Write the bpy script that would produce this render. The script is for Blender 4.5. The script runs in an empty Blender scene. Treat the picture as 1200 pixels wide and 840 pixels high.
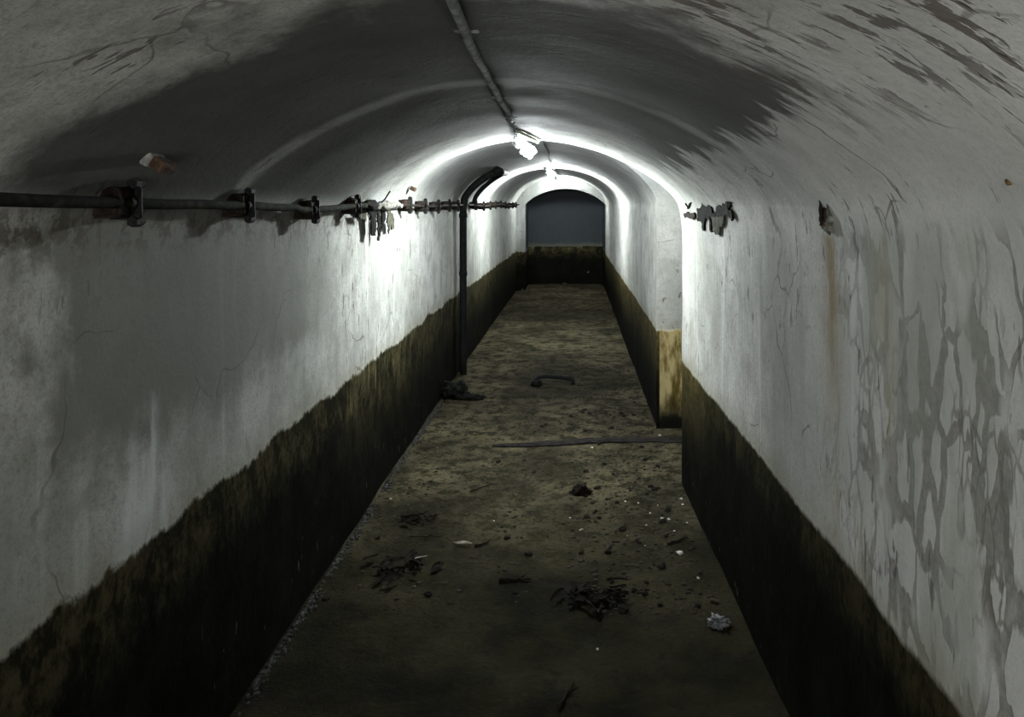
import bpy, bmesh, math, random
from mathutils import Vector, noise, Matrix
random.seed(7)
R = random.Random(11)
C = bpy.context.scene.collection
F = 900.0; CX = 665.0; CY = 240.0; EYE = 1.6

# ------------------------------------------------------------------ tunnel geometry
Y_BACK = -3.2
Y1 = 4.42      # end of the near vault and of the near right wall
Y2 = 5.5       # far jamb of the side opening
Y3 = 9.75      # second step of the vault
Y4 = 14.35     # last arch
Y5 = 15.5      # end wall
AL = 2.1       # how far the side opening reaches to the right
def interp(tab, y):
    if y <= tab[0][0]: return tab[0][1]
    for (a, va), (b, vb) in zip(tab, tab[1:]):
        if y <= b:
            t = (y-a)/(b-a); return va+(vb-va)*t
    return tab[-1][1]
LT = [(-4, -1.065), (7.0, -1.05), (14.35, -.955), (16, -.945)]
RT = [(-4, .70), (2.4, .69), (4.42, .66), (5.5, .64), (14.35, .71), (16, .71)]
def Lx(y): return interp(LT, y) if y <= Y4 else -.79
def Rx(y): return interp(RT, y)
def sect(y, seg):
    return {0: (.372, .9), 1: (.46, .6), 2: (.51, .58), 3: (.30, .8)}[seg]
def segof(y):
    return 0 if y <= Y1 else 1 if y <= Y3 else 2 if y <= Y4 else 3
def vault(x, y, seg=None):
    seg = segof(y) if seg is None else seg
    l, r = Lx(y), Rx(y); A, e = sect(y, seg)
    u = (x-(l+r)/2)/((r-l)/2)
    return EYE + A*max(0., 1-u*u)**e
def vpoint(t, y, seg):
    l, r = Lx(y), Rx(y); A, e = sect(y, seg)
    return Vector(((l+r)/2+(r-l)/2*math.cos(t), y, EYE+A*max(0, math.sin(t))**(2*e)))
def fillet(p, w=.075):
    """round the corner where the near vault springs from the walls"""
    y = p.y
    if y > Y1+1e-4: return p
    l, r = Lx(y), Rx(y); q = p.copy()
    for x0, sg in ((l, 1), (r, -1)):
        d = (Vector((p.x-x0, 0, p.z-EYE))).length
        k = .36*w*math.exp(-d/w)
        q.x += sg*k*.92; q.z -= k*.39
    return q
def wob(p):
    if abs(p.z-EYE) < .6: p = fillet(p)
    n = noise.noise_vector(p*1.3)*.010 + noise.noise_vector(p*4.1+Vector((5, 2, 9)))*.004
    return p + Vector((n.x, 0, n.z*(.0 if p.z < .02 else 1)))
def pt(px, py, y): return Vector(((px-CX)*y/F, y, EYE-(py-CY)*y/F))
def fl(px, py):
    y = F*EYE/(py-CY); return Vector(((px-CX)*y/F, y, floor_z((px-CX)*y/F, y)))
def hit(px, py, y0=.8):
    """point where the sight line through a pixel meets the tunnel surface"""
    y = y0
    while y < 15:
        p = pt(px, py, y); k = 0
        if y <= Y1:
            d = min(math.hypot(p.x-Lx(y), p.z-EYE), math.hypot(p.x-Rx(y), p.z-EYE)); k = .027*math.exp(-d/.075)+.003
        if p.x-k < Lx(y) or p.x+k > Rx(y) or (p.z > EYE and p.z+k > vault(p.x, y)): return p
        if p.x < Lx(y) or p.x > Rx(y) or (p.z > EYE and p.z > vault(p.x, y)): return p
        y += .004
    return p

# ------------------------------------------------------------------ helpers
def tag(o, label=None, cat=None, group=None, kind=None):
    if label: o['label'] = label
    if cat: o['category'] = cat
    if group: o['group'] = group
    if kind: o['kind'] = kind
    return o
def obj(name, bm, m, parent=None, smooth=True, loc=None):
    me = bpy.data.meshes.new(name)
    bmesh.ops.recalc_face_normals(bm, faces=bm.faces)
    bm.to_mesh(me); bm.free()
    if smooth:
        for p in me.polygons: p.use_smooth = True
    me.materials.append(m)
    o = bpy.data.objects.new(name, me); C.objects.link(o)
    if parent: o.parent = parent
    if loc is not None: o.location = loc
    return o
def empty(name, loc, label, cat, group=None):
    o = bpy.data.objects.new(name, None); C.objects.link(o); o.location = loc
    o.empty_display_size = .05
    return tag(o, label, cat, group)
def grid(rows):
    bm = bmesh.new(); V = [[bm.verts.new(p) for p in r] for r in rows]
    add_quads(bm, V); return bm
def add_quads(bm, V):
    for a, b in zip(V, V[1:]):
        for i in range(len(a)-1): bm.faces.new((a[i], a[i+1], b[i+1], b[i]))
def add_grid(bm, rows): add_quads(bm, [[bm.verts.new(p) for p in r] for r in rows])
def tube(bm, pts, rad, n=12, cap=True):
    rings = []; pts = [Vector(p) for p in pts]
    rads = rad if isinstance(rad, (list, tuple)) else [rad]*len(pts)
    up = None
    for i, p in enumerate(pts):
        d = (pts[min(i+1, len(pts)-1)]-pts[max(i-1, 0)]).normalized()
        if up is None: up = Vector((0, 0, 1)) if abs(d.z) < .9 else Vector((1, 0, 0))
        a = (up-d*up.dot(d)).normalized(); b = d.cross(a); up = a
        rings.append([bm.verts.new(p+(a*math.cos(k*2*math.pi/n)+b*math.sin(k*2*math.pi/n))*rads[i]) for k in range(n)])
    for r1, r2 in zip(rings, rings[1:]):
        for k in range(n): bm.faces.new((r1[k], r1[(k+1) % n], r2[(k+1) % n], r2[k]))
    if cap: bm.faces.new(rings[0]); bm.faces.new(rings[-1][::-1])
def box(bm, c, s, rot=None, bevel=0, jit=0, sub=0):
    t = bmesh.new(); bmesh.ops.create_cube(t, size=1)
    for v in t.verts: v.co = Vector((v.co.x*s[0], v.co.y*s[1], v.co.z*s[2]))
    if bevel: bmesh.ops.bevel(t, geom=t.edges[:], offset=bevel, segments=2, affect='EDGES')
    if sub: bmesh.ops.subdivide_edges(t, edges=t.edges[:], cuts=sub, use_grid_fill=True)
    mp = {}
    for v in t.verts:
        co = v.co.copy()
        if jit: co += noise.noise_vector(co*60+Vector(c)*7)*jit
        if rot: co.rotate(rot)
        mp[v] = bm.verts.new(co+Vector(c))
    for f in t.faces: bm.faces.new([mp[v] for v in f.verts])
    t.free()
def lathe(bm, prof, c, n=20, rot=None):
    rings = []
    for (r, z) in prof:
        ring = []
        for k in range(n):
            v = Vector((r*math.cos(k*2*math.pi/n), r*math.sin(k*2*math.pi/n), z))
            if rot: v.rotate(rot)
            ring.append(bm.verts.new(v+Vector(c)))
        rings.append(ring)
    for r1, r2 in zip(rings, rings[1:]):
        for k in range(n): bm.faces.new((r1[k], r1[(k+1) % n], r2[(k+1) % n], r2[k]))
    bm.faces.new(rings[0]); bm.faces.new(rings[-1])

# ------------------------------------------------------------------ node building
class NB:
    def __init__(s, name):
        s.m = bpy.data.materials.new(name); s.m.use_nodes = True
        s.t = s.m.node_tree; s.t.nodes.clear()
        s.out = s.t.nodes.new('ShaderNodeOutputMaterial')
        s.b = s.t.nodes.new('ShaderNodeBsdfPrincipled')
        s.t.links.new(s.b.outputs[0], s.out.inputs[0])
        s.P = s.t.nodes.new('ShaderNodeTexCoord').outputs['Object']
        sp = s.t.nodes.new('ShaderNodeSeparateXYZ'); s.t.links.new(s.P, sp.inputs[0])
        s.X, s.Y, s.Z = sp.outputs
    def put(s, sock, v):
        if hasattr(v, 'is_output'): s.t.links.new(v, sock)
        elif isinstance(v, (tuple, list)) and len(v) == 3 and sock.type == 'RGBA': sock.default_value = (*v, 1)
        else: sock.default_value = v
    def mth(s, op, a, b=0., c=None, clamp=False):
        n = s.t.nodes.new('ShaderNodeMath'); n.operation = op; n.use_clamp = clamp
        s.put(n.inputs[0], a); s.put(n.inputs[1], b)
        if c is not None: s.put(n.inputs[2], c)
        return n.outputs[0]
    def add(s, *a):
        r = a[0]
        for x in a[1:]: r = s.mth('ADD', r, x)
        return r
    def mul(s, *a):
        r = a[0]
        for x in a[1:]: r = s.mth('MULTIPLY', r, x)
        return r
    def sub(s, a, b): return s.mth('SUBTRACT', a, b)
    def inv(s, a): return s.mth('SUBTRACT', 1., a)
    def mx(s, a, b): return s.mth('MAXIMUM', a, b)
    def st(s, v, lo, hi, a=0., b=1.):
        n = s.t.nodes.new('ShaderNodeMapRange'); n.interpolation_type = 'SMOOTHSTEP'
        s.put(n.inputs['Value'], v)
        if hi < lo: lo, hi, a, b = hi, lo, b, a
        n.inputs['From Min'].default_value = lo; n.inputs['From Max'].default_value = hi
        n.inputs['To Min'].default_value = a; n.inputs['To Max'].default_value = b
        return n.outputs['Result']
    def band(s, v, c, w, soft): # 1 inside |v-c|<w
        return s.st(s.mth('ABSOLUTE', s.sub(v, c)), w+soft, max(w-soft, 0))
    def vec(s, x, y, z):
        n = s.t.nodes.new('ShaderNodeCombineXYZ')
        for i, v in enumerate((x, y, z)): s.put(n.inputs[i], v)
        return n.outputs[0]
    def sc(s, x, y, z, off=(0, 0, 0)):
        n = s.t.nodes.new('ShaderNodeMapping'); s.t.links.new(s.P, n.inputs[0])
        n.inputs['Scale'].default_value = (x, y, z); n.inputs['Location'].default_value = off
        return n.outputs[0]
    def nz(s, vec, scale=1., detail=4., rough=.55, dist=0.):
        n = s.t.nodes.new('ShaderNodeTexNoise'); s.put(n.inputs['Vector'], vec)
        n.inputs['Scale'].default_value = scale; n.inputs['Detail'].default_value = detail
        n.inputs['Roughness'].default_value = rough; n.inputs['Distortion'].default_value = dist
        return n.outputs[0]
    def vor(s, vec, scale=1., feature='F1', out='Distance', rnd=1.):
        n = s.t.nodes.new('ShaderNodeTexVoronoi'); n.feature = feature; s.put(n.inputs['Vector'], vec)
        n.inputs['Scale'].default_value = scale; n.inputs['Randomness'].default_value = rnd
        return n.outputs[out]
    def warp(s, vec, scale, amt):
        n = s.t.nodes.new('ShaderNodeTexNoise'); s.put(n.inputs['Vector'], vec); n.inputs['Scale'].default_value = scale
        n.inputs['Detail'].default_value = 3
        a = s.t.nodes.new('ShaderNodeVectorMath'); a.operation = 'SUBTRACT'; s.t.links.new(n.outputs['Color'], a.inputs[0]); a.inputs[1].default_value = (.5, .5, .5)
        b = s.t.nodes.new('ShaderNodeVectorMath'); b.operation = 'MULTIPLY_ADD'
        s.t.links.new(a.outputs[0], b.inputs[0]); b.inputs[1].default_value = (amt,)*3; s.put(b.inputs[2], vec)
        return b.outputs[0]
    def mix(s, f, a, b, mode='MIX'):
        n = s.t.nodes.new('ShaderNodeMix'); n.data_type = 'RGBA'; n.blend_type = mode
        s.put(n.inputs[0], f); s.put(n.inputs[6], a); s.put(n.inputs[7], b)
        return n.outputs[2]
    def bump(s, h, strength=.5, dist=.01):
        n = s.t.nodes.new('ShaderNodeBump'); s.put(n.inputs['Height'], h)
        n.inputs['Strength'].default_value = strength; n.inputs['Distance'].default_value = dist
        s.t.links.new(n.outputs[0], s.b.inputs['Normal'])
    def fin(s, col, rough=.8, spec=.3, metal=0.):
        s.put(s.b.inputs['Base Color'], col); s.put(s.b.inputs['Roughness'], rough)
        s.put(s.b.inputs['Specular IOR Level'], spec if hasattr(spec, 'is_output') else spec*.5); s.put(s.b.inputs['Metallic'], metal)
        return s.m

def plaster(name, side):
    n = NB(name)
    big = n.nz(n.sc(1, 1, 1), 1.4, 5, .6)
    mid = n.nz(n.sc(1, 1, 1, (3, 1, 7)), 7, 6, .65)
    fine = n.nz(n.sc(1, 1, 1, (1, 5, 2)), 55, 4, .7)
    streak = n.nz(n.sc(3, 9, .55), 1., 5, .62)
    streak2 = n.nz(n.sc(10, 34, 1.3, (4, 4, 1)), 1., 4, .65)
    base = n.mix(n.st(big, .35, .65), (.30, .305, .285), (.46, .46, .44))
    base = n.mix(n.mul(n.st(mid, .42, .68), .55), base, (.22, .225, .20))
    base = n.mix(n.mul(n.st(fine, .48, .72), .40), base, (.15, .15, .13))
    if side == 'trim': base = n.mix(.6, base, (.13, .135, .13))
    grain = n.nz(n.sc(1, 1, 1, (6, 1, 3)), 150, 3, .7)
    base = n.mix(n.mul(n.st(grain, .46, .66), .30), base, (.12, .12, .105))
    wallmask = n.st(n.Z, 1.60, 1.44)              # 1 on the upright wall, 0 on the vault
    if side != 'ceiling':
        sd = .35 if side == 'left' else .55
        base = n.mix(n.mul(n.st(streak, .50, .70), wallmask, sd), base, (.20, .21, .19))
        base = n.mix(n.mul(n.st(streak2, .56, .74), wallmask, .15 if side == 'left' else .30), base, (.16, .16, .14))
        base = n.mix(n.mul(n.st(n.nz(n.sc(4, 13, .7, (9, 2, 0)), 1, 3), .55, .75), wallmask, .35), base, (.56, .58, .57))
    if side in ('right', 'ceiling'): base = n.mix(n.mul(n.st(n.Y, 2.7, 1.7), n.st(n.X, .15, .5), .40), base, (.60, .61, .60))  # near right side painted lighter, as if better lit
    # small dark chips
    chipm = n.st(n.nz(n.sc(1, 1, 1, (8, 8, 8)), 2.2, 2), .42, .6)
    chips = n.mul(n.st(n.nz(n.sc(11, 38, 9), 1., 3, .6), .62, .66), chipm)
    if side == 'left': chips = n.mul(chips, n.mx(n.st(n.Y, 3.3, 3.7), n.st(n.Z, 1.28, 1.45)))
    base = n.mix(n.mul(chips, .8), base, (.10, .09, .075))
    height = n.add(n.mul(mid, .5), n.mul(fine, .25), n.mul(chips, -.5), n.mul(big, .6))
    if side == 'left':
        # smoky grey area on the near part of the wall
        e = n.add(n.Y, n.mul(n.sub(n.nz(n.sc(1, 2, 2), 1.5, 6, .6), .5), 1.1))
        dk = n.mul(n.st(e, 1.45, 1.62), n.st(n.Y, 3.6, 2.9), n.st(n.add(n.Z, n.mul(n.sub(mid, .5), .25)), .93, 1.12))
        base = n.mix(n.mul(dk, .78), base, (.145, .148, .132))
        dk2 = n.mul(n.st(n.Y, 2.3, 2.5), n.st(n.Y, 2.85, 2.6))
        # pale lime bloom, a narrow cone on the wall
        cy = n.mth('ABSOLUTE', n.sub(n.add(n.Y, n.mul(n.sub(n.nz(n.sc(1, 3, 3), 3, 5), .5), .10)), 1.93))
        wid = n.mul(n.sub(1.17, n.Z), .40)
        cone = n.mul(n.st(n.sub(wid, cy), -.03, .06), n.st(n.Z, 1.17, 1.08), n.st(n.nz(n.sc(4, 16, 3), 1., 4), .38, .6))
        base = n.mix(n.mul(cone, .75), base, (.52, .55, .55))
        # long drips under the torn part of the pipe
        dr = n.mul(n.st(n.nz(n.sc(1, 60, .8, (2, 2, 2)), 1., 2), .57, .64), n.band(n.Y, 4.0, .3, .12), n.st(n.Z, 1.6, 1.5), n.st(n.Z, 1.0, 1.35))
        base = n.mix(n.mul(dr, .6), base, (.14, .12, .08))
        # grime behind the pipe
        gr = n.mul(n.band(n.Z, 1.545, .05, .05), n.st(n.nz(n.sc(1, 14, 14), 1, 5, .7), .48, .56), n.st(n.Y, 4.5, 3.5))
        base = n.mix(n.mul(gr, .8), base, (.11, .10, .08))
    if side == 'right':
        wv = n.warp(n.sc(4, 13.5, 5.2, (0, .4, .2)), 1.1, .9)
        ed = n.vor(wv, 1., 'DISTANCE_TO_EDGE')
        vm = n.mul(n.st(n.add(n.Y, n.mul(big, .8)), 2.6, 1.9), n.st(n.Z, 1.60, 1.50))
        sel = n.st(n.nz(n.sc(3, 7, 3, (0, 3, 3)), 1., 3), .36, .48)
        wd = n.add(.035, n.mul(n.st(n.nz(n.sc(2, 5, 5), 1, 2), .35, .65), .14))
        veins = n.mul(n.st(n.mth('DIVIDE', ed, wd), 1.2, .8), vm, sel)
        base = n.mix(n.mul(veins, .66), base, n.mix(n.st(fine, .4, .6), (.085, .085, .075), (.17, .165, .15)))
        ed2 = n.vor(n.warp(n.sc(8, 28, 10, (2, 0, 1)), 1., 1.1), 1., 'DISTANCE_TO_EDGE')
        v2 = n.mul(n.st(ed2, .10, .03), vm, n.st(n.nz(n.sc(3, 3, 3, (7, 1, 2)), 1., 3), .48, .62))
        base = n.mix(n.mul(v2, .75), base, (.15, .145, .13))
        film = n.mul(n.st(n.nz(n.sc(2, 4.5, 1.4, (1, 9, 3)), 1., 5, .6), .46, .62), vm)
        base = n.mix(n.mul(film, .55), base, (.24, .255, .22))
        height = n.add(height, n.mul(veins, -.3), n.mul(v2, -.15))
        # rust run below the spalled hole
        ry = n.add(n.Y, n.mul(n.sub(n.nz(n.sc(0, 0, 5), 1., 4), .5), .10))
        rust = n.mul(n.band(ry, 2.0, .030, .04), n.st(n.Z, 1.54, 1.50), n.st(n.Z, .95, 1.35), n.st(n.nz(n.sc(1, 20, 3), 1., 3), .3, .55))
        rust2 = n.mul(n.band(ry, 2.0, .06, .08), n.st(n.Z, 1.5, 1.35), n.st(n.Z, .9, 1.2), .5)
        base = n.mix(n.mul(n.mx(rust, rust2), .85), base, (.20, .155, .075))
        yl = n.mul(n.st(n.nz(n.sc(1, 6, 1, (3, 6, 3)), 1., 3), .58, .72), wallmask, .35)
        base = n.mix(yl, base, (.30, .28, .19))
        # darker stretch before the side opening
        base = n.mix(n.mul(n.band(n.Y, 2.50, .16, .12), wallmask, .45), base, (.19, .195, .18))
    # soot and damp on the crown of the near vault
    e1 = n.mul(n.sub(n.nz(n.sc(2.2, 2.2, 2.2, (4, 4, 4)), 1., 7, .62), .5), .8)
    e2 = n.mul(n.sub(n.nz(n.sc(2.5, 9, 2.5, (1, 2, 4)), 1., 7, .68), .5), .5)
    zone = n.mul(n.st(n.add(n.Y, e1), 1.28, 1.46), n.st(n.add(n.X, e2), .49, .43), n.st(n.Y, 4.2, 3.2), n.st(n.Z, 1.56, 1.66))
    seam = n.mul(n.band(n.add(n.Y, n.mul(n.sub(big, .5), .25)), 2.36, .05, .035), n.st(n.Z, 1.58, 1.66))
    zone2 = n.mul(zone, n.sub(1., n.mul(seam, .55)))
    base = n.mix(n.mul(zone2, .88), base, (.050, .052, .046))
    # peeling flakes at the near shoulder, right, and dark blotches near left
    if side != 'left':
        flk = n.st(n.nz(n.warp(n.sc(7, 26, 7), .8, .9), 1., 5, .65), .53, .57)
        fm = n.mul(n.st(n.nz(n.sc(3.5, 3.5, 3.5, (1, 1, 6)), 1., 3), .38, .52), n.st(n.Y, 1.75, 1.45), n.st(n.X, .02, .22), n.st(n.Z, 1.70, 1.79))
        fk = n.mul(flk, fm)
        base = n.mix(n.mul(fk, .85), base, (.10, .087, .078))
        height = n.add(height, n.mul(fk, -.8))
        blot = n.mul(n.st(n.nz(n.sc(6, 6, 6, (2, 8, 6)), 1., 6, .7), .50, .60), n.st(n.X, -.66, -.80), n.st(n.add(n.Y, n.mul(mid, .2)), 1.24, 1.12))
        base = n.mix(n.mul(blot, .6), base, (.16, .165, .15))
    if side == 'ceiling':
        dim = n.mul(n.st(n.Z, 1.60, 1.78), n.mx(n.mul(n.st(n.Y, 4.9, 5.6), n.st(n.Y, 8.9, 8.2)), n.mul(n.st(n.Y, 9.7, 10.4), n.st(n.Y, 13.4, 12.9))), .6)  # dimness between the lamps, painted into the vault colour
        base = n.mix(dim, base, (.14, .145, .15))
    # hairline cracks
    ck = n.vor(n.warp(n.sc(1, 1, 1, (2, 5, 1)), 3, .35), 2.2, 'DISTANCE_TO_EDGE')
    crk = n.mul(n.st(ck, .010, .003), n.st(n.nz(n.sc(1, 1, 1, (9, 9, 2)), 2.5, 3), .5, .6))
    base = n.mix(n.mul(crk, .6), base, (.09, .085, .075))
    # end chamber: shade behind the last arch put into a darker colour
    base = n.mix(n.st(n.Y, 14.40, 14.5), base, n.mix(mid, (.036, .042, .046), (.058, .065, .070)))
    # ---------------- waterline band
    if side != 'ceiling':
        wl = {'trim': .74, 'left': .755, 'right': .705, 'end': .79}[side]
        edge = n.add(n.mul(n.sub(n.nz(n.sc(2, 3, 2.5), 1., 5, .65), .5), .12), n.mul(n.sub(n.nz(n.sc(12, 24, 16), 1., 5, .7), .5), .055))
        far = n.mul(n.st(n.Y, 5., 14.), -.02)
        if side == 'right': edge = n.mul(edge, .5)
        zz = n.sub(n.add(n.Z, edge), n.add(wl, far))          # 0 at the line
        below = n.st(zz, .012, -.012)
        alg = n.add(n.mul(n.nz(n.sc(8, 9, 6, (5, 5, 5)), 1., 6, .7), .6), n.mul(n.nz(n.sc(42, 42, 30, (5, 5, 5)), 1., 5, .7), .4))
        band = n.mix(n.st(alg, .42, .60), (.010, .0095, .005), (.062, .054, .027) if side != 'right' else (.042, .037, .018))
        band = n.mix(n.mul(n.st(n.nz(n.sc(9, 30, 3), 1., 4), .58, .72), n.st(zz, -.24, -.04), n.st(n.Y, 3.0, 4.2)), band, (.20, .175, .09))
        dark = n.add(n.mul(n.st(n.add(zz, n.mul(n.sub(alg, .5), .30)), *((-.04, -.27) if side != 'right' else (.0, -.17))), .93), 0.)
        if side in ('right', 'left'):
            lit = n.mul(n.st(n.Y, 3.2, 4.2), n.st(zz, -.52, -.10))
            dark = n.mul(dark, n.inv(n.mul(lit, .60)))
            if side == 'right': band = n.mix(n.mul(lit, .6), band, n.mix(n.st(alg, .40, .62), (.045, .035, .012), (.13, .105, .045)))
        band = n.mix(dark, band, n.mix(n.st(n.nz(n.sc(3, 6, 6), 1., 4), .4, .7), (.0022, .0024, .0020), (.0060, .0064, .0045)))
        jf = None
        flecks = n.mul(n.st(n.nz(n.sc(10, 55, 14, (7, 7, 1)), 1., 1), .74, .77), n.st(n.Z, .42, .2))
        band = n.mix(n.mul(flecks, .35), band, (.3, .3, .26))
        if side == 'right':
            # the jamb across the opening is golden, not black
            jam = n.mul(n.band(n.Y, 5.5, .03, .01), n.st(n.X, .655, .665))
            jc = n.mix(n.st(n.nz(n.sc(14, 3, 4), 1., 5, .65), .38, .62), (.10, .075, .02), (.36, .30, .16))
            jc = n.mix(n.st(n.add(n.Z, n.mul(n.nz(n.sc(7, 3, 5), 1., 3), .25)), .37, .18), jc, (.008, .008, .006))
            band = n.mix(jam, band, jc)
        stain = n.mul(n.st(zz, .10, .0), .35)
        base = n.mix(stain, base, (.20, .19, .13))
        base = n.mix(below, base, band)
        height = n.add(height, n.mul(below, n.add(.5, n.mul(alg, .8))))
        rough = n.add(.82, n.mul(below, -.12))
    else:
        rough = .85
    n.bump(height, .55, .012)
    return n.fin(base, rough, .10 if side == 'ceiling' else n.sub(.10, n.mul(below, .07)))

def floor_mat():
    n = NB('floor_mud')
    a = n.nz(n.sc(1, 1, 1), 1.8, 6, .62); b = n.nz(n.sc(1, 1, 1, (4, 4, 4)), 9, 6, .7); c = n.nz(n.sc(1, 1, 1, (7, 2, 4)), 48, 4, .7)
    col = n.mix(n.st(a, .36, .64), (.028, .0245, .0155), (.086, .074, .046))
    col = n.mix(n.mul(n.st(b, .46, .60), .85), col, (.014, .0125, .0085))
    col = n.mix(n.mul(n.st(c, .50, .62), .65), col, (.008, .0072, .005))
    col = n.mix(n.mul(n.st(n.nz(n.sc(1, 1, 1, (1, 7, 4)), 30, 2), .66, .72), .6), col, (.10, .09, .065))
    # floor darkens towards the camera, its dimness painted into the colour
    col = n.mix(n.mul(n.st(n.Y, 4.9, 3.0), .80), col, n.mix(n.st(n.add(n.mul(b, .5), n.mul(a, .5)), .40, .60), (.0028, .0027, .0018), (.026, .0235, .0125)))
    # darker patch on the floor round the bent bar
    d = n.mth('SQRT', n.add(n.mul(n.sub(n.X, .0), n.sub(n.X, .0), 2.2), n.mul(n.sub(n.Y, 7.1), n.sub(n.Y, 7.1), 1.4)))
    ring = n.st(n.add(d, n.mul(n.sub(b, .5), .7)), .95, .6)
    col = n.mix(n.mul(ring, .6), col, (.012, .011, .007))
    col = n.mix(n.mul(n.band(n.add(n.Y, n.mul(a, .6)), 11.6, .6, .4), .5), col, (.017, .015, .009))
    # pale lime spots
    sp = n.st(n.vor(n.sc(1, 1, .2), 16.), .09, .05)
    sp = n.mul(sp, n.st(n.nz(n.sc(1, 1, 1, (2, 2, 2)), 1.5, 2), .52, .62), n.st(n.Y, 3.3, 4.2))
    col = n.mix(n.mul(sp, .65), col, (.16, .155, .12))
    h = n.add(n.mul(b, 1.), n.mul(c, .35), n.mul(a, .5))
    n.bump(h, .9, .02)
    return n.fin(col, n.st(b, .3, .7, .75, 1.), .06)

def simple(name, c1, c2, scale=30, rough=.8, spec=.3, metal=0., bump=.5, c3=None):
    n = NB(name)
    a = n.nz(n.sc(1, 1, 1), scale, 5, .65)
    col = n.mix(n.st(a, .38, .62), c1, c2)
    if c3: col = n.mix(n.st(n.nz(n.sc(1, 1, 1, (3, 3, 3)), scale*.5, 4), .55, .65), col, c3)
    n.bump(a, bump, .004)
    return n.fin(col, rough, spec, metal)

M = dict(
    left=plaster('plaster_left', 'left'), right=plaster('plaster_right', 'right'),
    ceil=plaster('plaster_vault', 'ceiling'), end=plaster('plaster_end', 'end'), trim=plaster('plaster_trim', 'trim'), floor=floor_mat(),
    pipe=simple('corroded_pipe', (.006, .0075, .005), (.017, .019, .013), 40, .9, .1, 0, .5, (.032, .029, .016)),
    rust=simple('rust', (.009, .0075, .0065), (.025, .018, .014), 60, .85, .2, 0, .8),
    iron=simple('dark_iron', (.006, .007, .0065), (.016, .017, .016), 70, .8, .25, 0, .6),
    riser=simple('black_pipe', (.007, .009, .009), (.014, .016, .015), 25, .75, .2, 0, .3),
    conduit=simple('painted_conduit', (.17, .18, .17), (.28, .30, .29), 30, .85, .2, 0, .3, (.10, .10, .09)),
    holder=simple('grey_plastic', (.05, .055, .058), (.09, .095, .10), 20, .6, .2, 0, .1),
    clearp=simple('pale_collar', (.12, .125, .13), (.20, .205, .21), 20, .5, .3, 0, .1),
    tar=simple('torn_black_wrap', (.003, .003, .003), (.009, .008, .007), 50, .9, .15, 0, .8),
    shred=simple('olive_shred', (.035, .036, .027), (.075, .073, .055), 40, .9, .15, 0, .8),
    lime=simple('lime_crust', (.07, .07, .06), (.24, .24, .22), 60, .9, .2, 0, .8, (.12, .10, .07)),
    wood=simple('old_wood', (.040, .026, .018), (.085, .055, .038), 50, .85, .2, 0, .6),
    palew=simple('pale_end', (.14, .14, .13), (.24, .24, .22), 50, .85, .2, 0, .6),
    plank=simple('wet_plank', (.010, .009, .0085), (.024, .021, .020), 22, .9, .08, 0, .6),
    rag=simple('wet_rag', (.003, .0035, .003), (.010, .011, .0095), 18, .85, .1, 0, .8),
    leafd=simple('dark_leaf', (.004, .003, .002), (.011, .0075, .005), 40, .85, .2, 0, .6),
    leafp=simple('pale_leaf', (.17, .16, .13), (.28, .265, .225), 40, .8, .2, 0, .4),
    stone=simple('dark_stone', (.006, .0055, .004), (.015, .0135, .010), 30, .85, .25, 0, .8),
    chip=simple('plaster_chip', (.34, .34, .31), (.56, .56, .52), 40, .85, .3, 0, .5),
    foil=simple('grey_wrapper', (.06, .065, .07), (.20, .205, .215), 40, .5, .3, .0, .5),
    twig=simple('twig', (.007, .006, .004), (.018, .014, .009), 40, .85, .2, 0, .5),
)
def emis(name, strength, col=(.93, .98, 1.)):
    m = bpy.data.materials.new(name); m.use_nodes = True
    b = m.node_tree.nodes['Principled BSDF']
    b.inputs['Base Color'].default_value = (.9, .9, .9, 1)
    b.inputs['Emission Color'].default_value = (*col, 1); b.inputs['Emission Strength'].default_value = strength
    return m
TUBE_M = {}
M['tube'] = emis('lit_tube', 14.)

# ------------------------------------------------------------------ the shell
def frange(a, b, step):
    n = max(1, int(round((b-a)/step))); return [a+(b-a)*i/n for i in range(n+1)]
def floor_z(x, y):
    return noise.noise(Vector((x*1.7, y*1.3, 3)))*.014 + noise.noise(Vector((x*6, y*6, 1)))*.007 + noise.noise(Vector((x*17, y*17, 8)))*.004
ys = []
y = Y_BACK
while y < Y5:
    ys.append(y); y += .12 if y < 1.8 else .022 if y < 4.5 else .035 if y < 8 else .08
ys.append(Y5)
rows = []
for y in ys:
    l, r = -1.12, (AL if Y1-.15 <= y <= Y2+.15 else .78)
    step = .12 if y < 1.8 else .024 if y < 8 else .05
    rows.append([Vector((x, y, floor_z(x, y))) for x in frange(-1.12, .78, .027)])
bm = grid(rows)
add_grid(bm, [[Vector((x, y, floor_z(x, y))) for x in frange(.78, AL+.05, .04)] for y in frange(Y1-.12, Y2+.12, .04)])
tag(obj('floor', bm, M['floor']), kind='structure')

def wall_rows(fx, y0, y1, z0=-.05, dy=.06):
    return [[wob(Vector((fx(y), y, z))) for z in frange(z0, EYE-.3, .05)+frange(EYE-.275, EYE, .0125)] for y in frange(y0, y1, dy)]
def Lxa(y): return interp(LT, y)
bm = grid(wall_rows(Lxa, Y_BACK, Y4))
tag(obj('wall_left', bm, M['left']), kind='structure')
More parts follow.
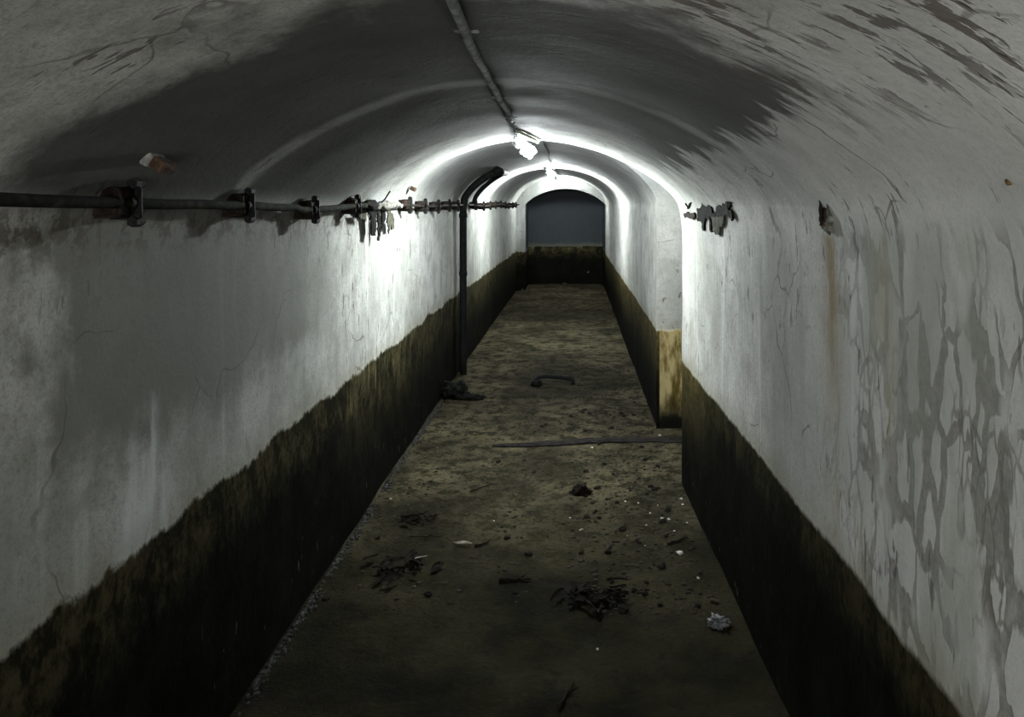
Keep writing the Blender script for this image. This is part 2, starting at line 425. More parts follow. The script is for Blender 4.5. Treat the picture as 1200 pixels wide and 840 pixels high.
# right wall: near stretch, the side opening with its two jambs, far stretch
bm = grid(wall_rows(Rx, Y_BACK, Y1))
HT = EYE+.345
zs = frange(-.05, EYE, .05)
def sheet(bm, pts_rows): add_grid(bm, [[wob(p) for p in r] for r in pts_rows])
sheet(bm, [[Vector((x, Y1, z)) for z in zs] for x in [Rx(Y1)]+frange(.72, AL, .08)])
sheet(bm, [[Vector((x, Y2, z)) for z in zs] for x in [Rx(Y2)]+frange(.70, AL, .08)])
sheet(bm, [[Vector((AL, y, z)) for z in zs+[HT]] for y in frange(Y1, Y2, .1)])
sheet(bm, wall_rows(Rx, Y2, Y4)) if False else add_grid(bm, wall_rows(Rx, Y2, Y4))
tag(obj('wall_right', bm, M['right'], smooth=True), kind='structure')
for p in bpy.data.objects['wall_right'].data.polygons: pass
# vault
def vault_rows(seg, y0, y1, t0=0, t1=math.pi, nt=84, dy=.06):
    return [[wob(vpoint(t0+(t1-t0)*i/nt, y, seg)) for i in range(nt+1)] for y in frange(y0, y1, dy)]
bm = grid(vault_rows(0, Y_BACK, Y1))
# part of vault 1 beside the opening
def t_at(y, seg, z):
    A, e = sect(y, seg); return math.asin(((z-EYE)/A)**(1/(2*e)))
add_grid(bm, vault_rows(1, Y1, Y2, t_at(Y1, 1, HT), math.pi))
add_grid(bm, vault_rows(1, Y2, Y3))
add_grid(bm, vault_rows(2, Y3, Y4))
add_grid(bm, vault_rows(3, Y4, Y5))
# flat lid of the side opening and upper parts of its two end faces
def lid_x(y): return vpoint(t_at(y, 1, HT), y, 1).x
add_grid(bm, [[wob(Vector((lid_x(y)+(AL-lid_x(y))*i/14, y, HT))) for i in range(15)] for y in frange(Y1, Y2, .06)])
x0 = lid_x(Y2)
def face_strip(yy, lowf, topf, xs):
    add_grid(bm, [[wob(Vector((x, yy, lowf(x)+(topf(x)-lowf(x))*k/4))) for k in range(5)] for x in xs])
ts = [t_at(Y2, 1, HT)*(1-i/14) for i in range(15)]
face_strip(Y2, lambda x: vault(x, Y2, 1) if x < Rx(Y2)-1e-6 else EYE, lambda x: HT, [vpoint(t, Y2, 1).x for t in ts]+frange(.70, AL, .1))
# lips where the vault steps up
def lip(yy, a, b, lim=None):
    rr = []
    for i in range(57):
        t = math.pi*i/56; p = vpoint(t, yy, a); q = vpoint(t, yy, b)
        if lim: q.z = min(q.z, lim) if q.x > 0 else q.z
        rr.append([wob(p), wob(q)])
    add_grid(bm, rr)
lip(Y1, 0, 1); lip(Y3, 1, 2)
add_grid(bm, [[wob(Vector((x, Y1, EYE))), wob(Vector((x, Y1, HT)))] for x in [Rx(Y1)]+frange(.72, AL, .1)])
add_grid(bm, [[wob(vpoint(math.pi*.5*i/30, Y1, 0)), wob(Vector((vpoint(math.pi*.5*i/30, Y1, 0).x, Y1, max(HT, vault(vpoint(math.pi*.5*i/30, Y1, 0).x, Y1, 1)))))] for i in range(31)])
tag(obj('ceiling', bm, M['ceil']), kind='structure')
# last arch: front face, reveals and end wall
bm = bmesh.new()
rr = []
for i in range(41):
    t = math.pi*i/40
    A, e = sect(Y4+.01, 3); l, r = -.79, Rx(Y4)
    q = Vector(((l+r)/2+(r-l)/2*math.cos(t), Y4, EYE+A*math.sin(t)**(2*e)))
    p = vpoint(t, Y4, 2)
    rr.append([wob(p), wob(p.lerp(q, .5)), wob(q)])
add_grid(bm, rr)
add_grid(bm, [[wob(Vector((x, Y4, z))) for z in zs] for x in (Lxa(Y4), -.87, -.79)])
for xx in (-.79, Rx(Y4)):
    add_grid(bm, [[wob(Vector((xx, y, z))) for z in zs] for y in frange(Y4, Y5, .1)])
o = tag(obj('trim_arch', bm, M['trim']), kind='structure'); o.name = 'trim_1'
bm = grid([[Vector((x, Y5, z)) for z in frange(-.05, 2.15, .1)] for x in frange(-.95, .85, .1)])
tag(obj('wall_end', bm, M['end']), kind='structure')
bm = grid([[Vector((x, Y_BACK, z)) for z in frange(-.05, 2.15, .1)] for x in frange(-1.1, .8, .1)])
tag(obj('wall_back', bm, M['end']), kind='structure')
for nme in ('wall_right', 'ceiling', 'trim_1'):
    me = bpy.data.objects[nme].data
    try: me.set_sharp_from_angle(angle=math.radians(38))
    except Exception: pass

# ------------------------------------------------------------------ pipe on the left wall
PO = .058
def pipe_pt(y, dz=0):
    sag = .006*math.sin(y*1.9)+(-.010 if y > 2.8 else 0)
    if y > 99: sag -= .022*math.sin((y-3.75)/.7*math.pi)
    return wob(Vector((Lxa(y)+PO, y, EYE+.006+sag+dz)))
t = empty('wall_pipe', pipe_pt(1.4), 'long thin dark green pipe running along the left wall at shoulder height', 'pipe')
bm = bmesh.new(); tube(bm, [pipe_pt(y)-t.location for y in frange(Y_BACK+.05, 3.80, .06)], .0128)
obj('pipe', bm, M['pipe'], t)
bm = bmesh.new(); ysv = frange(3.78, 4.6, .02)
tube(bm, [pipe_pt(y)-t.location+Vector((0, 0, -.006*math.sin(y*40))) for y in ysv], [.013+.010*abs(noise.noise(Vector((y*14, 0, 2)))) for y in ysv])
tag(obj('crusted_length', bm, M['lime'], t), 'pale lime-crusted length of pipe')
bm = bmesh.new(); ysv = frange(4.58, 14.2, .08)
tube(bm, [pipe_pt(y)-t.location for y in ysv], [.011+.005*noise.noise(Vector((y*9, 1, 2))) for y in ysv], 8)
obj('far_pipe', bm, M['rust'], t)

def clamp_at(y, label, group, detail=True):
    c = pipe_pt(y); w = Lxa(y)
    e = empty('pipe_clamp', c, label, 'clamp', group)
    d = w-c.x
    bm = bmesh.new(); box(bm, (d*.45, 0, 0), (abs(d)*1.0+.012, .058, .066), bevel=.006, jit=.006, sub=2)
    obj('saddle_block', bm, M['rust'], e)
    bm = bmesh.new(); box(bm, (d*.35+.006, .040, 0), (abs(d)*.9+.02, .014, .074), bevel=.003, jit=.003, sub=1)
    # strap over the pipe
    add_grid(bm, [[Vector((math.cos(a)*.019, yy, math.sin(a)*.019)) for yy in (.010, .047)] for a in [math.radians(-100+200*k/12) for k in range(13)]])
    obj('strap', bm, M['iron'], e)
    for s in (-1, 1):
        bm = bmesh.new()
        tube(bm, [(.006, .026, s*.043), (.006, .058, s*.043)], .0125, 6)
        tube(bm, [(.006, .056, s*.043), (.006, .074, s*.043)], .0065, 8)
        obj('bolt', bm, M['iron'], e, smooth=False)
    return e
ords = ['first', 'second', 'third', 'fourth']
for k, y in enumerate((1.71, 2.33, 2.94, 3.54)):
    clamp_at(y, 'rusty bolted clamp on the dark pipe, %s from the near end of the left wall' % ords[k], 'rusty clamps on the left wall pipe')
ow = ['first', 'second', 'third', 'fourth', 'fifth']
for k, y in enumerate((4.80, 5.30, 5.85, 6.40, 6.95)):
    clamp_at(y, 'small corroded clamp, %s past the torn wrapping and before the black upright pipe' % ow[k], 'corroded clamps along the lit pipe')
o2 = ['first', 'second', 'third', 'fourth', 'fifth', 'sixth', 'seventh', 'eighth', 'ninth', 'tenth']
for k, y in enumerate([8.15+.66*i for i in range(9)]):
    clamp_at(y, 'tiny dark clamp on the far pipe, %s beyond the black upright pipe' % o2[k], 'clamps on the far pipe')

# torn wrappings: jagged flat pieces given by their outline on the wall
def wall_piece(bm, outline, off, th=.006, side=-1, jit=.004):
    P3 = []; o2 = []; rj = random.Random(int(outline[0][0]*7+outline[0][1]))
    for (a, b) in zip(outline, outline[1:]+outline[:1]):
        nn = max(1, int(math.hypot(b[0]-a[0], b[1]-a[1])/2.2))
        for k in range(nn):
            t_ = k/nn; o2.append((a[0]+(b[0]-a[0])*t_+rj.uniform(-.8, .8)*(k > 0), a[1]+(b[1]-a[1])*t_+rj.uniform(-1.5, 1.5)*(k > 0)))
    for (px, py) in o2:
        p = hit(px, py); p = Vector((p.x - side*off, p.y, p.z)); P3.append(p + noise.noise_vector(p*50)*jit)
    f = [bm.verts.new(p) for p in P3]; b = [bm.verts.new(p+Vector((side*th, 0, 0))) for p in P3]
    bm.faces.new(f); bm.faces.new(b[::-1])
    for i in range(len(f)):
        j = (i+1) % len(f); bm.faces.new((f[i], f[j], b[j], b[i]))
rags = [
    ([(420, 243), (427, 242), (431, 248), (431, 262), (430, 276), (426, 276), (425, 262), (424, 252)], 'tar', 'wide black strip of torn wrap hanging from the pipe, longest at the left', .045),
    ([(434, 250), (436, 250), (436, 282), (434.8, 282)], 'tar', 'thin black thread hanging straight down from the pipe beside wide black strip', .040),
    ([(437, 245), (442, 244), (443, 252), (441, 264), (438, 263), (438, 254)], 'tar', 'short black flap of wrap under the middle of the torn pipe', .045),
    ([(445, 246), (452, 250), (453, 268), (450, 270), (449, 262), (447, 274), (445, 262)], 'shred', 'frayed brown grey rag hanging at the right end of the torn wrapping', .045),
    ([(409, 248), (419, 250), (420, 258), (412, 257)], 'shred', 'small grey flap of wrap on the pipe just past the fourth clamp', .042),
]
for ol, m, lab, off in rags:
    bm = bmesh.new(); wall_piece(bm, ol, off)
    tag(obj('torn_wrap', bm, M[m], smooth=False), lab, 'torn wrap', 'torn wrapping hanging from the left pipe')
# lump of crust round the pipe
for (yy, rr_, lab) in ((3.86, .030, 'dark rounded lump of wrapping on the left pipe above the hanging strips'), (4.14, .030, 'knobbly grey crust lump on the left pipe, nearer the lamp')):
    bm = bmesh.new(); bmesh.ops.create_icosphere(bm, subdivisions=3, radius=1)
    for v in bm.verts:
        k = 1+.35*noise.noise(v.co*2.3+Vector((yy, 0, 0)))
        v.co = Vector((v.co.x*rr_*k, v.co.y*rr_*3.6*k, v.co.z*rr_*.95*k))
    tag(obj('pipe_crust', bm, M['tar'] if yy < 4 else M['lime'], loc=pipe_pt(yy)), lab, 'crust')
bm = bmesh.new(); a = hit(436, 243); b = hit(443.5, 224)
tube(bm, [a+Vector((.02, 0, 0)), (a+b)/2+Vector((.05, 0, 0)), b+Vector((.06, 0, 0))], .004, 6)
tag(obj('wire_stub', bm, M['iron']), 'short bent dark wire sticking up from the torn pipe wrapping', 'wire')

# wooden plugs in the vault
def plug(px, py, s, lab, far=1.):
    p = hit(px, py); e = empty('wooden_plug', p, lab, 'plug')
    nrm = Vector((1, 0, -.55)).normalized()
    rot = nrm.to_track_quat('X', 'Z').to_matrix()
    bm = bmesh.new(); box(bm, nrm*s*.5, (s*1.1, s*1.3, s*.62), rot, bevel=s*.06, jit=s*.06, sub=1)
    obj('plug_body', bm, M['wood'], e, smooth=False)
    bm = bmesh.new(); box(bm, nrm*s*.02, (s*.45, s*1.42, s*.74), rot, bevel=s*.05, jit=s*.08, sub=1)
    tag(obj('plaster_smear', bm, M['palew'], e, smooth=False), 'pale plaster smear round the root')
    return e
plug(179, 187, .042, 'square brown wooden plug with a pale end in the left vault above the pipe')
plug(480, 219, .040, 'small brown plug in the brightly lit left shoulder of the vault')

# ------------------------------------------------------------------ black upright pipe
yR = 7.3
e = empty('upright_pipe', (Lxa(yR)+.055, yR, 0), 'thick black upright pipe on the left wall bending up onto the vault', 'pipe')
def vin(t, y, off):
    p = vpoint(t, y, 1); c = Vector(((Lx(y)+Rx(y))/2, y, 1.45)); return p+(c-p).normalized()*off
bm = bmesh.new()
pts = [Vector((Lxa(yR)+.055, yR, z)) for z in frange(-.02, 1.56, .2)]+[vin(math.pi-a, yR, .05) for a in frange(.22, .92, .07)]
tube(bm, [p-e.location for p in pts], .034, 14); obj('riser', bm, M['riser'], e)
bm = bmesh.new()
pts = [Vector((Lxa(8.05)+.045, 8.05, 1.58))]+[vin(math.pi-a, 8.05-.35*max(0, a-.6), .045) for a in frange(.25, .96, .07)]
tube(bm, [p-e.location for p in pts], .023, 12); obj('parallel_arm', bm, M['riser'], e)
bm = bmesh.new()
a = vin(math.pi-.94, yR, .05); b = vin(math.pi-.96, 7.92, .045)
tube(bm, [a-e.location+Vector((0, -.04, 0)), (a+b)/2-e.location, b-e.location+Vector((0, .04, 0))], [.045, .035, .034], 10)
obj('cross_joint', bm, M['riser'], e)
for zc in (.95, 1.5):
    bm = bmesh.new(); tube(bm, [(0, 0, zc-.02), (0, 0, zc+.02)], .040, 14); obj('collar', bm, M['iron'], e)

# ------------------------------------------------------------------ conduit and lamps
def ceil_pt(x, y, off=.012, seg=None):
    return wob(Vector((x, y, vault(x, y, seg)-off)))
cx = [(-2.9, -.19), (1.3, -.208), (2.0, -.219), (3.5, -.238), (4.38, -.29)]
e = empty('ceiling_conduit', ceil_pt(-.21, 1.4), 'long thin pale conduit along the crown of the near vault', 'conduit')
bm = bmesh.new(); tube(bm, [ceil_pt(interp(cx, y)+.006*math.sin(y*2.1), y)-e.location for y in frange(-2.9, 3.2, .06)], .0105, 10)
obj('tube', bm, M['conduit'], e)
for s in (0, math.pi):
    bm = bmesh.new()
    tube(bm, [ceil_pt(interp(cx, y), y, .016)-e.location+Vector((math.cos(y*22+s)*.0065, 0, math.sin(y*22+s)*.0055)) for y in frange(3.15, Y1-.02, .02)], .0048, 6)
    obj('cable', bm, M['conduit'], e)
for y in (1.62, 2.62, 3.16):
    c = ceil_pt(interp(cx, y)+.006*math.sin(y*2.1), y)-e.location
    bm = bmesh.new(); add_grid(bm, [[c+Vector((math.cos(a)*.0135, yy, math.sin(a)*.0135-.000)) for yy in (-.010, .010)] for a in [math.radians(180+180*k/8) for k in range(9)]])
    box(bm, c+Vector((0, 0, .008)), (.052, .020, .004), bevel=.001)
    obj('clip', bm, M['conduit'], e)
def run(y0, y1, x0, x1, lab):
    bm = bmesh.new()
    tube(bm, [ceil_pt(x0+(x1-x0)*(y-y0)/(y1-y0)+.006*math.sin(y*3), y, .010) for y in frange(y0, y1, .08)], .0075, 8)
    return tag(obj('ceiling_cable', bm, M['conduit']), lab, 'cable')
bm = bmesh.new()
tube(bm, [ceil_pt(-.252, 3.70, .010), ceil_pt(-.235, 3.86, .010), ceil_pt(-.200, 4.15, .010), ceil_pt(-.172, Y1-.01, .012)], .009, 8)
tag(obj('cable_elbow', bm, simple('green_tape', (.20, .23, .13), (.32, .34, .26), 60, .7)), 'short greenish taped cable bend on the vault just past the nearest lamp', 'cable')
run(Y1+.02, 9.0, -.170, -.18, 'thin grey cable on the vault between the nearest and the second lamp')
run(9.3, 13.6, -.17, -.12, 'thin grey cable on the vault between the second and the farthest lamp')

def lamp(px, py, y, watts, lab, s=1., col=(.93, .99, 1.), at=None):
    """a grey socket hanging from the cable with a lit spiral tube bulb leaning out of it"""
    c = pt(px, py, y) if px is not None else Vector(at)
    e = empty('ceiling_lamp', c, lab, 'lamp', 'bare bulb lamps along the vault')
    hx = Vector((-.072*s, -.05*s, .052*s))
    topz = vault(max(c.x+hx.x, -1.0), y)-c.z
    bm = bmesh.new()
    lathe(bm, [(.010*s, .050*s), (.021*s, .046*s), (.027*s, .030*s), (.028*s, .0), (.024*s, -.022*s), (.018*s, -.026*s)], hx, 20)
    obj('socket', bm, M['holder'], e)
    bm = bmesh.new()
    tube(bm, [hx+Vector((0, 0, .045*s)), hx+Vector((0, 0, max(topz, .05)))], .008*s, 10)
    for sx in (-1, 1): tube(bm, [hx+Vector((sx*.010*s, 0, .046*s)), hx+Vector((sx*.014*s, 0, max(topz, .05)))], .003*s, 6)
    obj('hanger', bm, M['conduit'], e)
    bm = bmesh.new()
    ax = Vector((.78, .30, -.50)).normalized(); q = ax.to_track_quat('Z', 'Y').to_matrix()
    base = hx+Vector((.004*s, .004*s, -.028*s))
    lathe(bm, [(.014*s, -.012*s), (.022*s, .0), (.024*s, .018*s), (.019*s, .034*s)], base, 18, q)
    obj('bulb_base', bm, M['clearp'], e)
    bm = bmesh.new()
    pts = []
    for k in range(0, 49):
        a = k/48*2*math.pi*3.2; r_ = .027*s*(.85+.15*math.sin(k/48*math.pi))
        v = Vector((math.cos(a)*r_, math.sin(a)*r_, .042*s+.085*s*k/48)); v.rotate(q); pts.append(base+v)
    tube(bm, pts, .0105*s, 6)
    v = Vector((0, 0, .042*s+.085*s)); v.rotate(q)
    obj('glowing_tube', bm, emis('lit_tube_%d' % watts, watts*8.6/s/s, col), e)
    return e
lamp(618.5, 172.5, 4.62, 330, 'nearest and brightest bare bulb in a grey socket hanging from the vault', 1.05)
lamp(646.5, 202, 9.25, 330, 'second bare bulb hanging from the vault, farther down the tunnel')
lamp(656.5, 211, 13.80, 150, 'farthest and smallest bare bulb hanging just in front of the last arch')
# added soft fill light, unseen behind the viewer, turned towards the right wall
dl = bpy.data.lights.new('rear_fill', 'AREA'); dl.shape = 'RECTANGLE'; dl.size = 1.2; dl.size_y = 1.5
dl.energy = 108; dl.color = (1., .985, .95)
do = bpy.data.objects.new('rear_fill', dl); C.objects.link(do)
do.location = (-.42, -1.9, 1.10); do.rotation_euler = (math.radians(108), 0, math.radians(-24))

# ------------------------------------------------------------------ ragged remains on the right wall
pcs = [
    ([(819, 244), (824, 243), (825, 237), (828, 240), (830, 243), (834, 248), (833, 256), (829, 256), (828, 270), (826, 270), (824, 258), (820, 259)], 'tar', 'black jagged torn plate on the right wall, left of the pair beside the opening', .012),
    ([(830, 243), (833, 240), (836, 242), (837, 250), (841, 249), (843, 241), (846, 240), (848, 243), (850, 238), (852, 243), (853, 236), (860, 237), (857, 246), (861, 250), (862, 256), (860, 259), (857, 253), (852, 253), (840, 254), (832, 254)], 'tar', 'long black jagged torn plate on the right wall beneath the vault edge', .012),
    ([(835, 254), (851, 253), (850, 262), (848, 266), (846, 265), (845, 275), (841, 275), (839, 270), (836, 262)], 'shred', 'olive grey shred hanging below the black torn plate on the right wall', .010),
    ([(834, 254), (836, 256), (837, 267), (840, 271), (837, 272), (835, 266)], 'tar', 'thin black sliver along the left edge of the hanging olive shred', .016),
    ([(803, 250), (808, 248), (810, 250), (816, 249), (817, 254), (811, 256), (807, 254), (804, 255)], 'rust', 'small rusty remnant on the right wall right at the corner of the opening', .012),
    ([(805, 238), (808, 242), (810, 238), (812, 237), (810, 242), (808, 245)], 'tar', 'tiny black forked flake on the right wall above the rusty remnant', .012),
]
for ol, m, lab, off in pcs:
    bm = bmesh.new(); wall_piece(bm, ol, off, .008, 1, .002)
    tag(obj('torn_plate', bm, M[m], smooth=False), lab, 'torn plate', 'ragged remains on the right wall')
# spalled anchor hole: raised rim and dark slot
def spall(px, py, hw, hh, lab):
    c = hit(px, py); e = empty('spalled_anchor', c, lab, 'anchor hole')
    bm = bmesh.new(); rr = []
    for k in range(29):
        a = 2*math.pi*k/28; w = 1+.25*noise.noise(Vector((math.cos(a)*2, math.sin(a)*2, px)))
        rr.append([Vector((.012*0+off, math.cos(a)*hw*w*s_, math.sin(a)*hh*w*s_)) for off, s_ in ((.006, 1.25), (-.010, 1.02), (-.008, .80), (.004, .66))])
    add_grid(bm, rr); obj('plaster_rim', bm, M['lime'], e)
    bm = bmesh.new()
    pts = [Vector((-.009, .010+hw*.35*math.cos(a), hh*.8*math.sin(a))) for a in frange(-1.4, 1.4, .2)]
    tube(bm, pts, [.0035+.003*abs(math.cos(i*.9)) for i in range(len(pts))], 6); obj('rusted_hook', bm, M['rust'], e)
    bm = bmesh.new(); box(bm, (-.001, 0, -.002), (.008, hw*1.2, hh*1.3), bevel=.003, jit=.004, sub=2); obj('cavity', bm, M['wood'], e)
    return e
spall(969, 246, .028, .048, 'spalled oval anchor hole with rust run below on right wall')
# rust knob higher on the right
c = hit(1182, 213); bm = bmesh.new(); bmesh.ops.create_icosphere(bm, subdivisions=3, radius=.0055)
for v in bm.verts: v.co *= 1+.5*noise.noise(v.co*120)
tag(obj('rust_nub', bm, simple('ochre_rust', (.05, .032, .014), (.12, .085, .035), 80), loc=c), 'tiny ochre rust nub near the right edge of the view', 'rust nub')

# ------------------------------------------------------------------ things on the floor
bm = bmesh.new()
xs = frange(-.50, .80, .05); rr = []
for i, x in enumerate(xs):
    k = i/(len(xs)-1); y0 = 5.13+.03*math.sin(x*3)+.05*k; w = .018+.032*min(1, k*4)+.006*noise.noise(Vector((x*9, 1, 1))); z = floor_z(x, y0)
    h = .010+.006*noise.noise(Vector((x*5, 4, 4)))
    rr.append([Vector((x, y0-w, z-.012)), Vector((x, y0-w, z+h)), Vector((x, y0, z+h+.003)), Vector((x, y0+w, z+h)), Vector((x, y0+w, z-.012))])
add_grid(bm, rr); bm.faces.new([v for v in bm.verts][:5]); bm.faces.new([v for v in bm.verts][-5:])
tag(obj('plank', bm, M['plank'], smooth=False), 'thin dark wet plank lying across the muddy floor before the side opening', 'plank')

def lump(name, c, s, m, lab, cat, fr=2.2, amp=.5, sub=4, group=None, seed=0):
    bm = bmesh.new(); bmesh.ops.create_icosphere(bm, subdivisions=sub, radius=1)
    for v in bm.verts:
        q = v.co*fr+Vector((seed*3.1, seed, 0)); k = 1+amp*noise.noise(q)+amp*.5*noise.noise(q*2.7)
        v.co = Vector((v.co.x*s[0]*k, v.co.y*s[1]*k, max(v.co.z, -.35)*s[2]*k))
    return tag(obj(name, bm, m, loc=c), lab, cat, group)
p = fl(538, 463)
e = empty('rag_heap', p, 'dark wet crumpled rag heap against the foot of the left wall', 'rag heap')
def sublump(name, off, s, seed, m):
    bm = bmesh.new(); bmesh.ops.create_icosphere(bm, subdivisions=4, radius=1)
    for v in bm.verts:
        q = v.co*2.5+Vector((seed, 0, 0)); k = 1+.5*noise.noise(q)+.3*noise.noise(q*3)
        v.co = Vector((v.co.x*s[0]*k, v.co.y*s[1]*k, max(v.co.z, -.3)*s[2]*k))+Vector(off)
    return obj(name, bm, m, e)
sublump('crumpled_cloth', (-.03, 0, .03), (.10, .15, .065), 1, M['rag'])
sublump('trailing_fold', (.10, -.10, .01), (.12, .07, .022), 4, M['rag'])
bm = bmesh.new(); tube(bm, [Vector((-.06+.10*math.cos(a), .02+.13*math.sin(a), .075+.015*math.sin(3*a))) for a in frange(0, 4.6, .25)], .012, 8)
obj('hose_loop', bm, M['riser'], e)
# bent bar
a = fl(627, 452); b = fl(671, 446)
e = empty('bent_bar', a, 'short dark bent bar half sunk in the darker patch of floor', 'bar')
bm = bmesh.new()
pp = [Vector((0, 0, -.005)), Vector((.0, .05, .035)), Vector((.03, .10, .055)), Vector((.10, .12, .055)), Vector((.22, .11, .05)), Vector((.33, .08, .04)), Vector((.335, .05, .0))]
tube(bm, pp, .019, 8); obj('rod', bm, M['iron'], e)
bm = bmesh.new(); box(bm, (.01, .0, .02), (.09, .09, .04), bevel=.01, jit=.012, sub=2); obj('foot_plate', bm, M['rag'], e)

def leafclump(px, py, s, n, lab, m='leafd', seed=1, pale=False):
    c = fl(px, py); rnd = random.Random(seed); bm = bmesh.new()
    for k in range(n):
        a = rnd.uniform(0, 6.28); o = Vector((rnd.gauss(0, s*.32), rnd.gauss(0, s*.25), .004+rnd.random()*s*.12))
        L = s*(rnd.uniform(.25, .5) if n > 1 else .62); W = L*rnd.uniform(.25, .45); rot = Matrix.Rotation(a, 3, 'Z') @ Matrix.Rotation(rnd.uniform(-.5, .5), 3, 'X')
        rows = []
        for i in range(7):
            t_ = i/6; w = W*math.sin(math.pi*min(max(t_, .04), .96))**.7
            rows.append([o+rot @ Vector(((t_-.5)*L, j*w*.5, abs(j)*W*.25+.02*s*math.sin(t_*5+k))) for j in (-1, 0, 1)])
        add_grid(bm, rows)
    return tag(obj('leaf' if n == 1 else 'leaf_clump', bm, M[m], loc=c+Vector((0, 0, .004))), lab, 'leaf' if n == 1 else 'leaves')
leafclump(488, 611, .13, 16, 'small dark brown clump of rotten leaves on the left of the floor', seed=3)
leafclump(464, 674, .20, 22, 'larger near-black clump of rotten leaves in front of the pale leaves', seed=5)
leafclump(702, 706, .22, 26, 'loose black scatter of rotten leaves right of the floor centre', seed=9)
leafclump(553, 634, .15, 1, 'single pale curled leaf beside a dark twig mid floor', 'leafp', 12)
leafclump(499, 655, .12, 1, 'single pale narrow leaf just above the larger dark leaf clump', 'leafp', 14)
leafclump(826, 706, .07, 1, 'single small white leaf near the foot of the right wall', 'leafp', 15)
lump('mud_clod', fl(680, 578), (.055, .045, .045), M['leafd'], 'dark peaked clod of mud standing alone in the middle of the floor', 'clod', seed=2)
lump('crumpled_wrapper', fl(842, 733)+Vector((0, 0, .008)), (.034, .028, .020), M['foil'], 'small crumpled grey wrapper on the floor by the right wall', 'wrapper', 3.5, .9, seed=6)
def twig(p0, p1, lab, r=.004):
    a, b = fl(*p0), fl(*p1); bm = bmesh.new()
    pts = [a.lerp(b, i/8)+Vector((0, .012*noise.noise(Vector((i*.7, p0[0], 0))), .009+.008*noise.noise(Vector((i*.9, p0[1], 3))))) for i in range(9)]
    tube(bm, pts, [r*(1.1-.07*i) for i in range(9)], 6)
    m = pts[4]; tube(bm, [m, m+Vector((.04, .03, .008))], [r*.7, r*.3], 5)
    tag(obj('twig', bm, M['twig']), lab, 'twig')
twig((551, 578), (584, 566), 'thin dark twig lying slanted on the middle of the floor')
twig((556, 641), (572, 638), 'short thick dark twig touching the pale curled leaf', .007)
twig((585, 683), (622, 681), 'dark twig lying crosswise in the near floor left of black leaf scatter', .008)
twig((480, 631), (520, 630), 'very thin twig between the small leaf clump and the pale leaves', .003)
twig((655, 830), (672, 800), 'dark twig at the bottom edge of the view', .006)
twig((782, 640), (806, 634), 'dark twig among the pale chips by the right wall', .006)

def pebble_mesh(seed, m, name):
    bm = bmesh.new(); bmesh.ops.create_icosphere(bm, subdivisions=2, radius=1)
    for v in bm.verts:
        k = 1+.55*noise.noise(v.co*1.7+Vector((seed*5.3, 0, 0))); v.co = Vector((v.co.x*k, v.co.y*k*.8, v.co.z*k*.5))
    me = bpy.data.meshes.new(name); bm.to_mesh(me); bm.free(); me.materials.append(m); return me
pm = [pebble_mesh(i, M['chip'], 'plaster_chip') for i in range(4)]
ps = [pebble_mesh(i+9, M['stone'], 'stone') for i in range(4)]
rnd = random.Random(21)
def scatter(name, meshes, spots, lab, cat, group):
    for i, (px, py, s) in enumerate(spots):
        p = fl(px, py)
        o = bpy.data.objects.new(name, meshes[i % 4]); C.objects.link(o)
        o.location = p+Vector((0, 0, s*.2)); o.rotation_euler = (rnd.uniform(-.3, .3), rnd.uniform(-.3, .3), rnd.uniform(0, 6.28)); o.scale = (s, s, s)
        tag(o, lab, cat, group)
sp = [(798, 583, .010), (800, 590, .008), (776, 607, .010), (784, 608, .009), (779, 612, .007), (757, 616, .006), (797, 650, .017), (762, 601, .006), (733, 587, .007), (771, 592, .006), (680, 620, .006), (668, 607, .005), (706, 519, .010), (773, 510, .012), (694, 526, .010), (700, 758, .006), (458, 586, .007), (579, 610, .005), (748, 590, .005), (790, 623, .006), (756, 640, .005), (682, 619, .006), (735, 628, .004), (805, 612, .006), (818, 678, .007), (740, 570, .005)]
scatter('plaster_chip', pm, sp, 'tiny white plaster chip on the mud of the floor', 'plaster chip', 'white plaster chips on the floor')
st_ = []
for _ in range(70):
    py = rnd.uniform(480, 720); y = 1440/(py-240)
    px = rnd.uniform(680, 665+.58*900/y) if rnd.random() < .72 else rnd.uniform(665-1.0*900/y, 680)
    st_.append((px, py, rnd.uniform(.008, .022)))
scatter('stone', ps, st_, 'small dark mud-coated stone on the floor', 'stone', 'small dark stones on the floor')

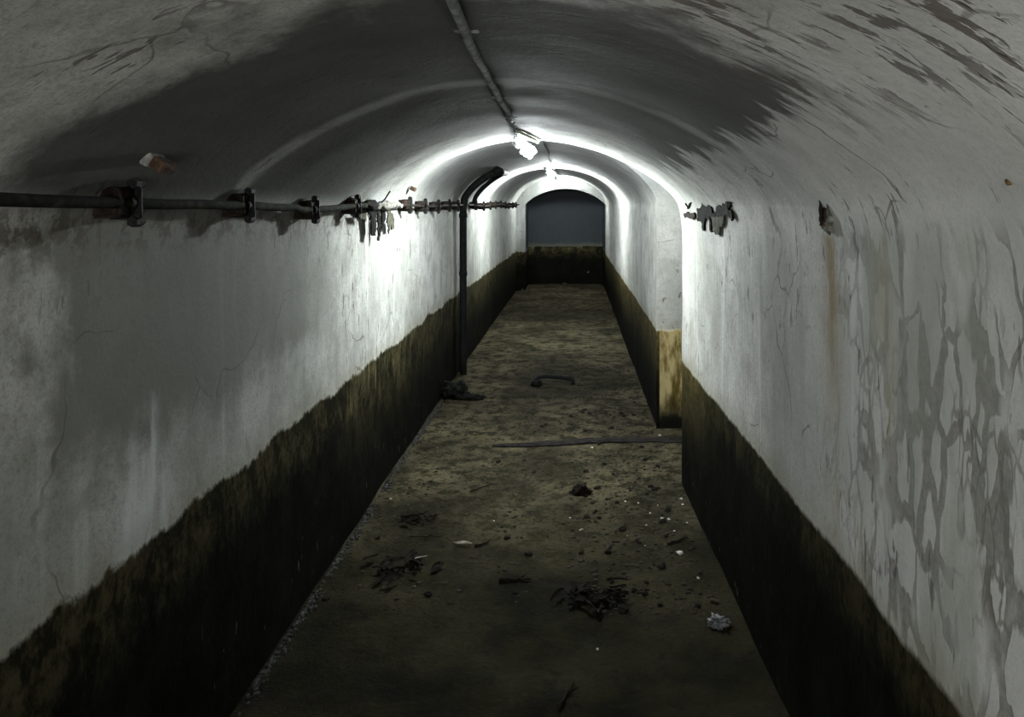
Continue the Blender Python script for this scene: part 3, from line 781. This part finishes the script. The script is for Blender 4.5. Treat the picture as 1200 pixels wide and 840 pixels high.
# crumbs of fallen plaster along the foot of the left wall
bm = bmesh.new(); rnd = random.Random(5)
for k in range(1300):
    y = rnd.uniform(1.9, 6.2)**1.0; x = Lx(y)+.012+abs(rnd.gauss(0, .016)); s = rnd.uniform(.0025, .008)
    if noise.noise(Vector((y*2.3, 1, 1))) < -.22 and rnd.random() < .8: continue
    r_ = bmesh.ops.create_icosphere(bm, subdivisions=1, radius=s)
    for v in r_['verts']: v.co = Vector((v.co.x, v.co.y*1.3, v.co.z*.7))*(1+.3*rnd.random())+Vector((x, y, floor_z(x, y)+s*.3))
tag(obj('plaster_crumbs', bm, simple('dusty_crumbs', (.012, .013, .012), (.045, .047, .045), 40), smooth=False), 'thin line of pale plaster crumbs along the foot of the left wall', 'plaster crumbs', None, 'stuff')
# fine grit on the floor
bm = bmesh.new()
for k in range(1500):
    y = 3.0+rnd.random()**1.1*4.6; x = rnd.uniform(-.98, .60) if rnd.random() < .5 else rnd.uniform(0, .60); s = rnd.uniform(.0025, .008)
    if 4.98 < y < 5.32 or (x < -.60 and 6.1 < y < 6.9): continue
    r_ = bmesh.ops.create_icosphere(bm, subdivisions=1, radius=s)
    for v in r_['verts']: v.co = Vector((v.co.x*1.4, v.co.y, v.co.z*.6))*(1+.4*rnd.random())+Vector((x, y, floor_z(x, y)+s*.2))
tag(obj('floor_grit', bm, simple('grit', (.008, .007, .005), (.045, .040, .028), 3), smooth=False), 'fine dark grit and crumbs spread over the muddy floor', 'grit', None, 'stuff')

# ------------------------------------------------------------------ camera, world
cam = bpy.data.cameras.new('camera'); cam.sensor_width = 36; cam.lens = 27
cam.shift_x = -65/1200; cam.shift_y = -180/1200; cam.clip_start = .02
co = bpy.data.objects.new('camera', cam); C.objects.link(co)
co.location = (0, 0, EYE); co.rotation_euler = (math.radians(90), 0, 0)
bpy.context.scene.camera = co
w = bpy.data.worlds.new('world'); bpy.context.scene.world = w; w.use_nodes = True
w.node_tree.nodes['Background'].inputs[0].default_value = (.5, .6, .6, 1)
w.node_tree.nodes['Background'].inputs[1].default_value = .0
sc = bpy.context.scene
sc.view_settings.view_transform = 'Standard'; sc.view_settings.look = 'None'
sc.view_settings.exposure = 0.05; sc.view_settings.gamma = .88
sc.cycles.use_denoising = True; sc.cycles.use_adaptive_sampling = True; sc.cycles.adaptive_threshold = .05
sc.cycles.max_bounces = 4; sc.cycles.diffuse_bounces = 3; sc.cycles.glossy_bounces = 2; sc.cycles.transmission_bounces = 1
sc.cycles.caustics_reflective = False; sc.cycles.caustics_refractive = False
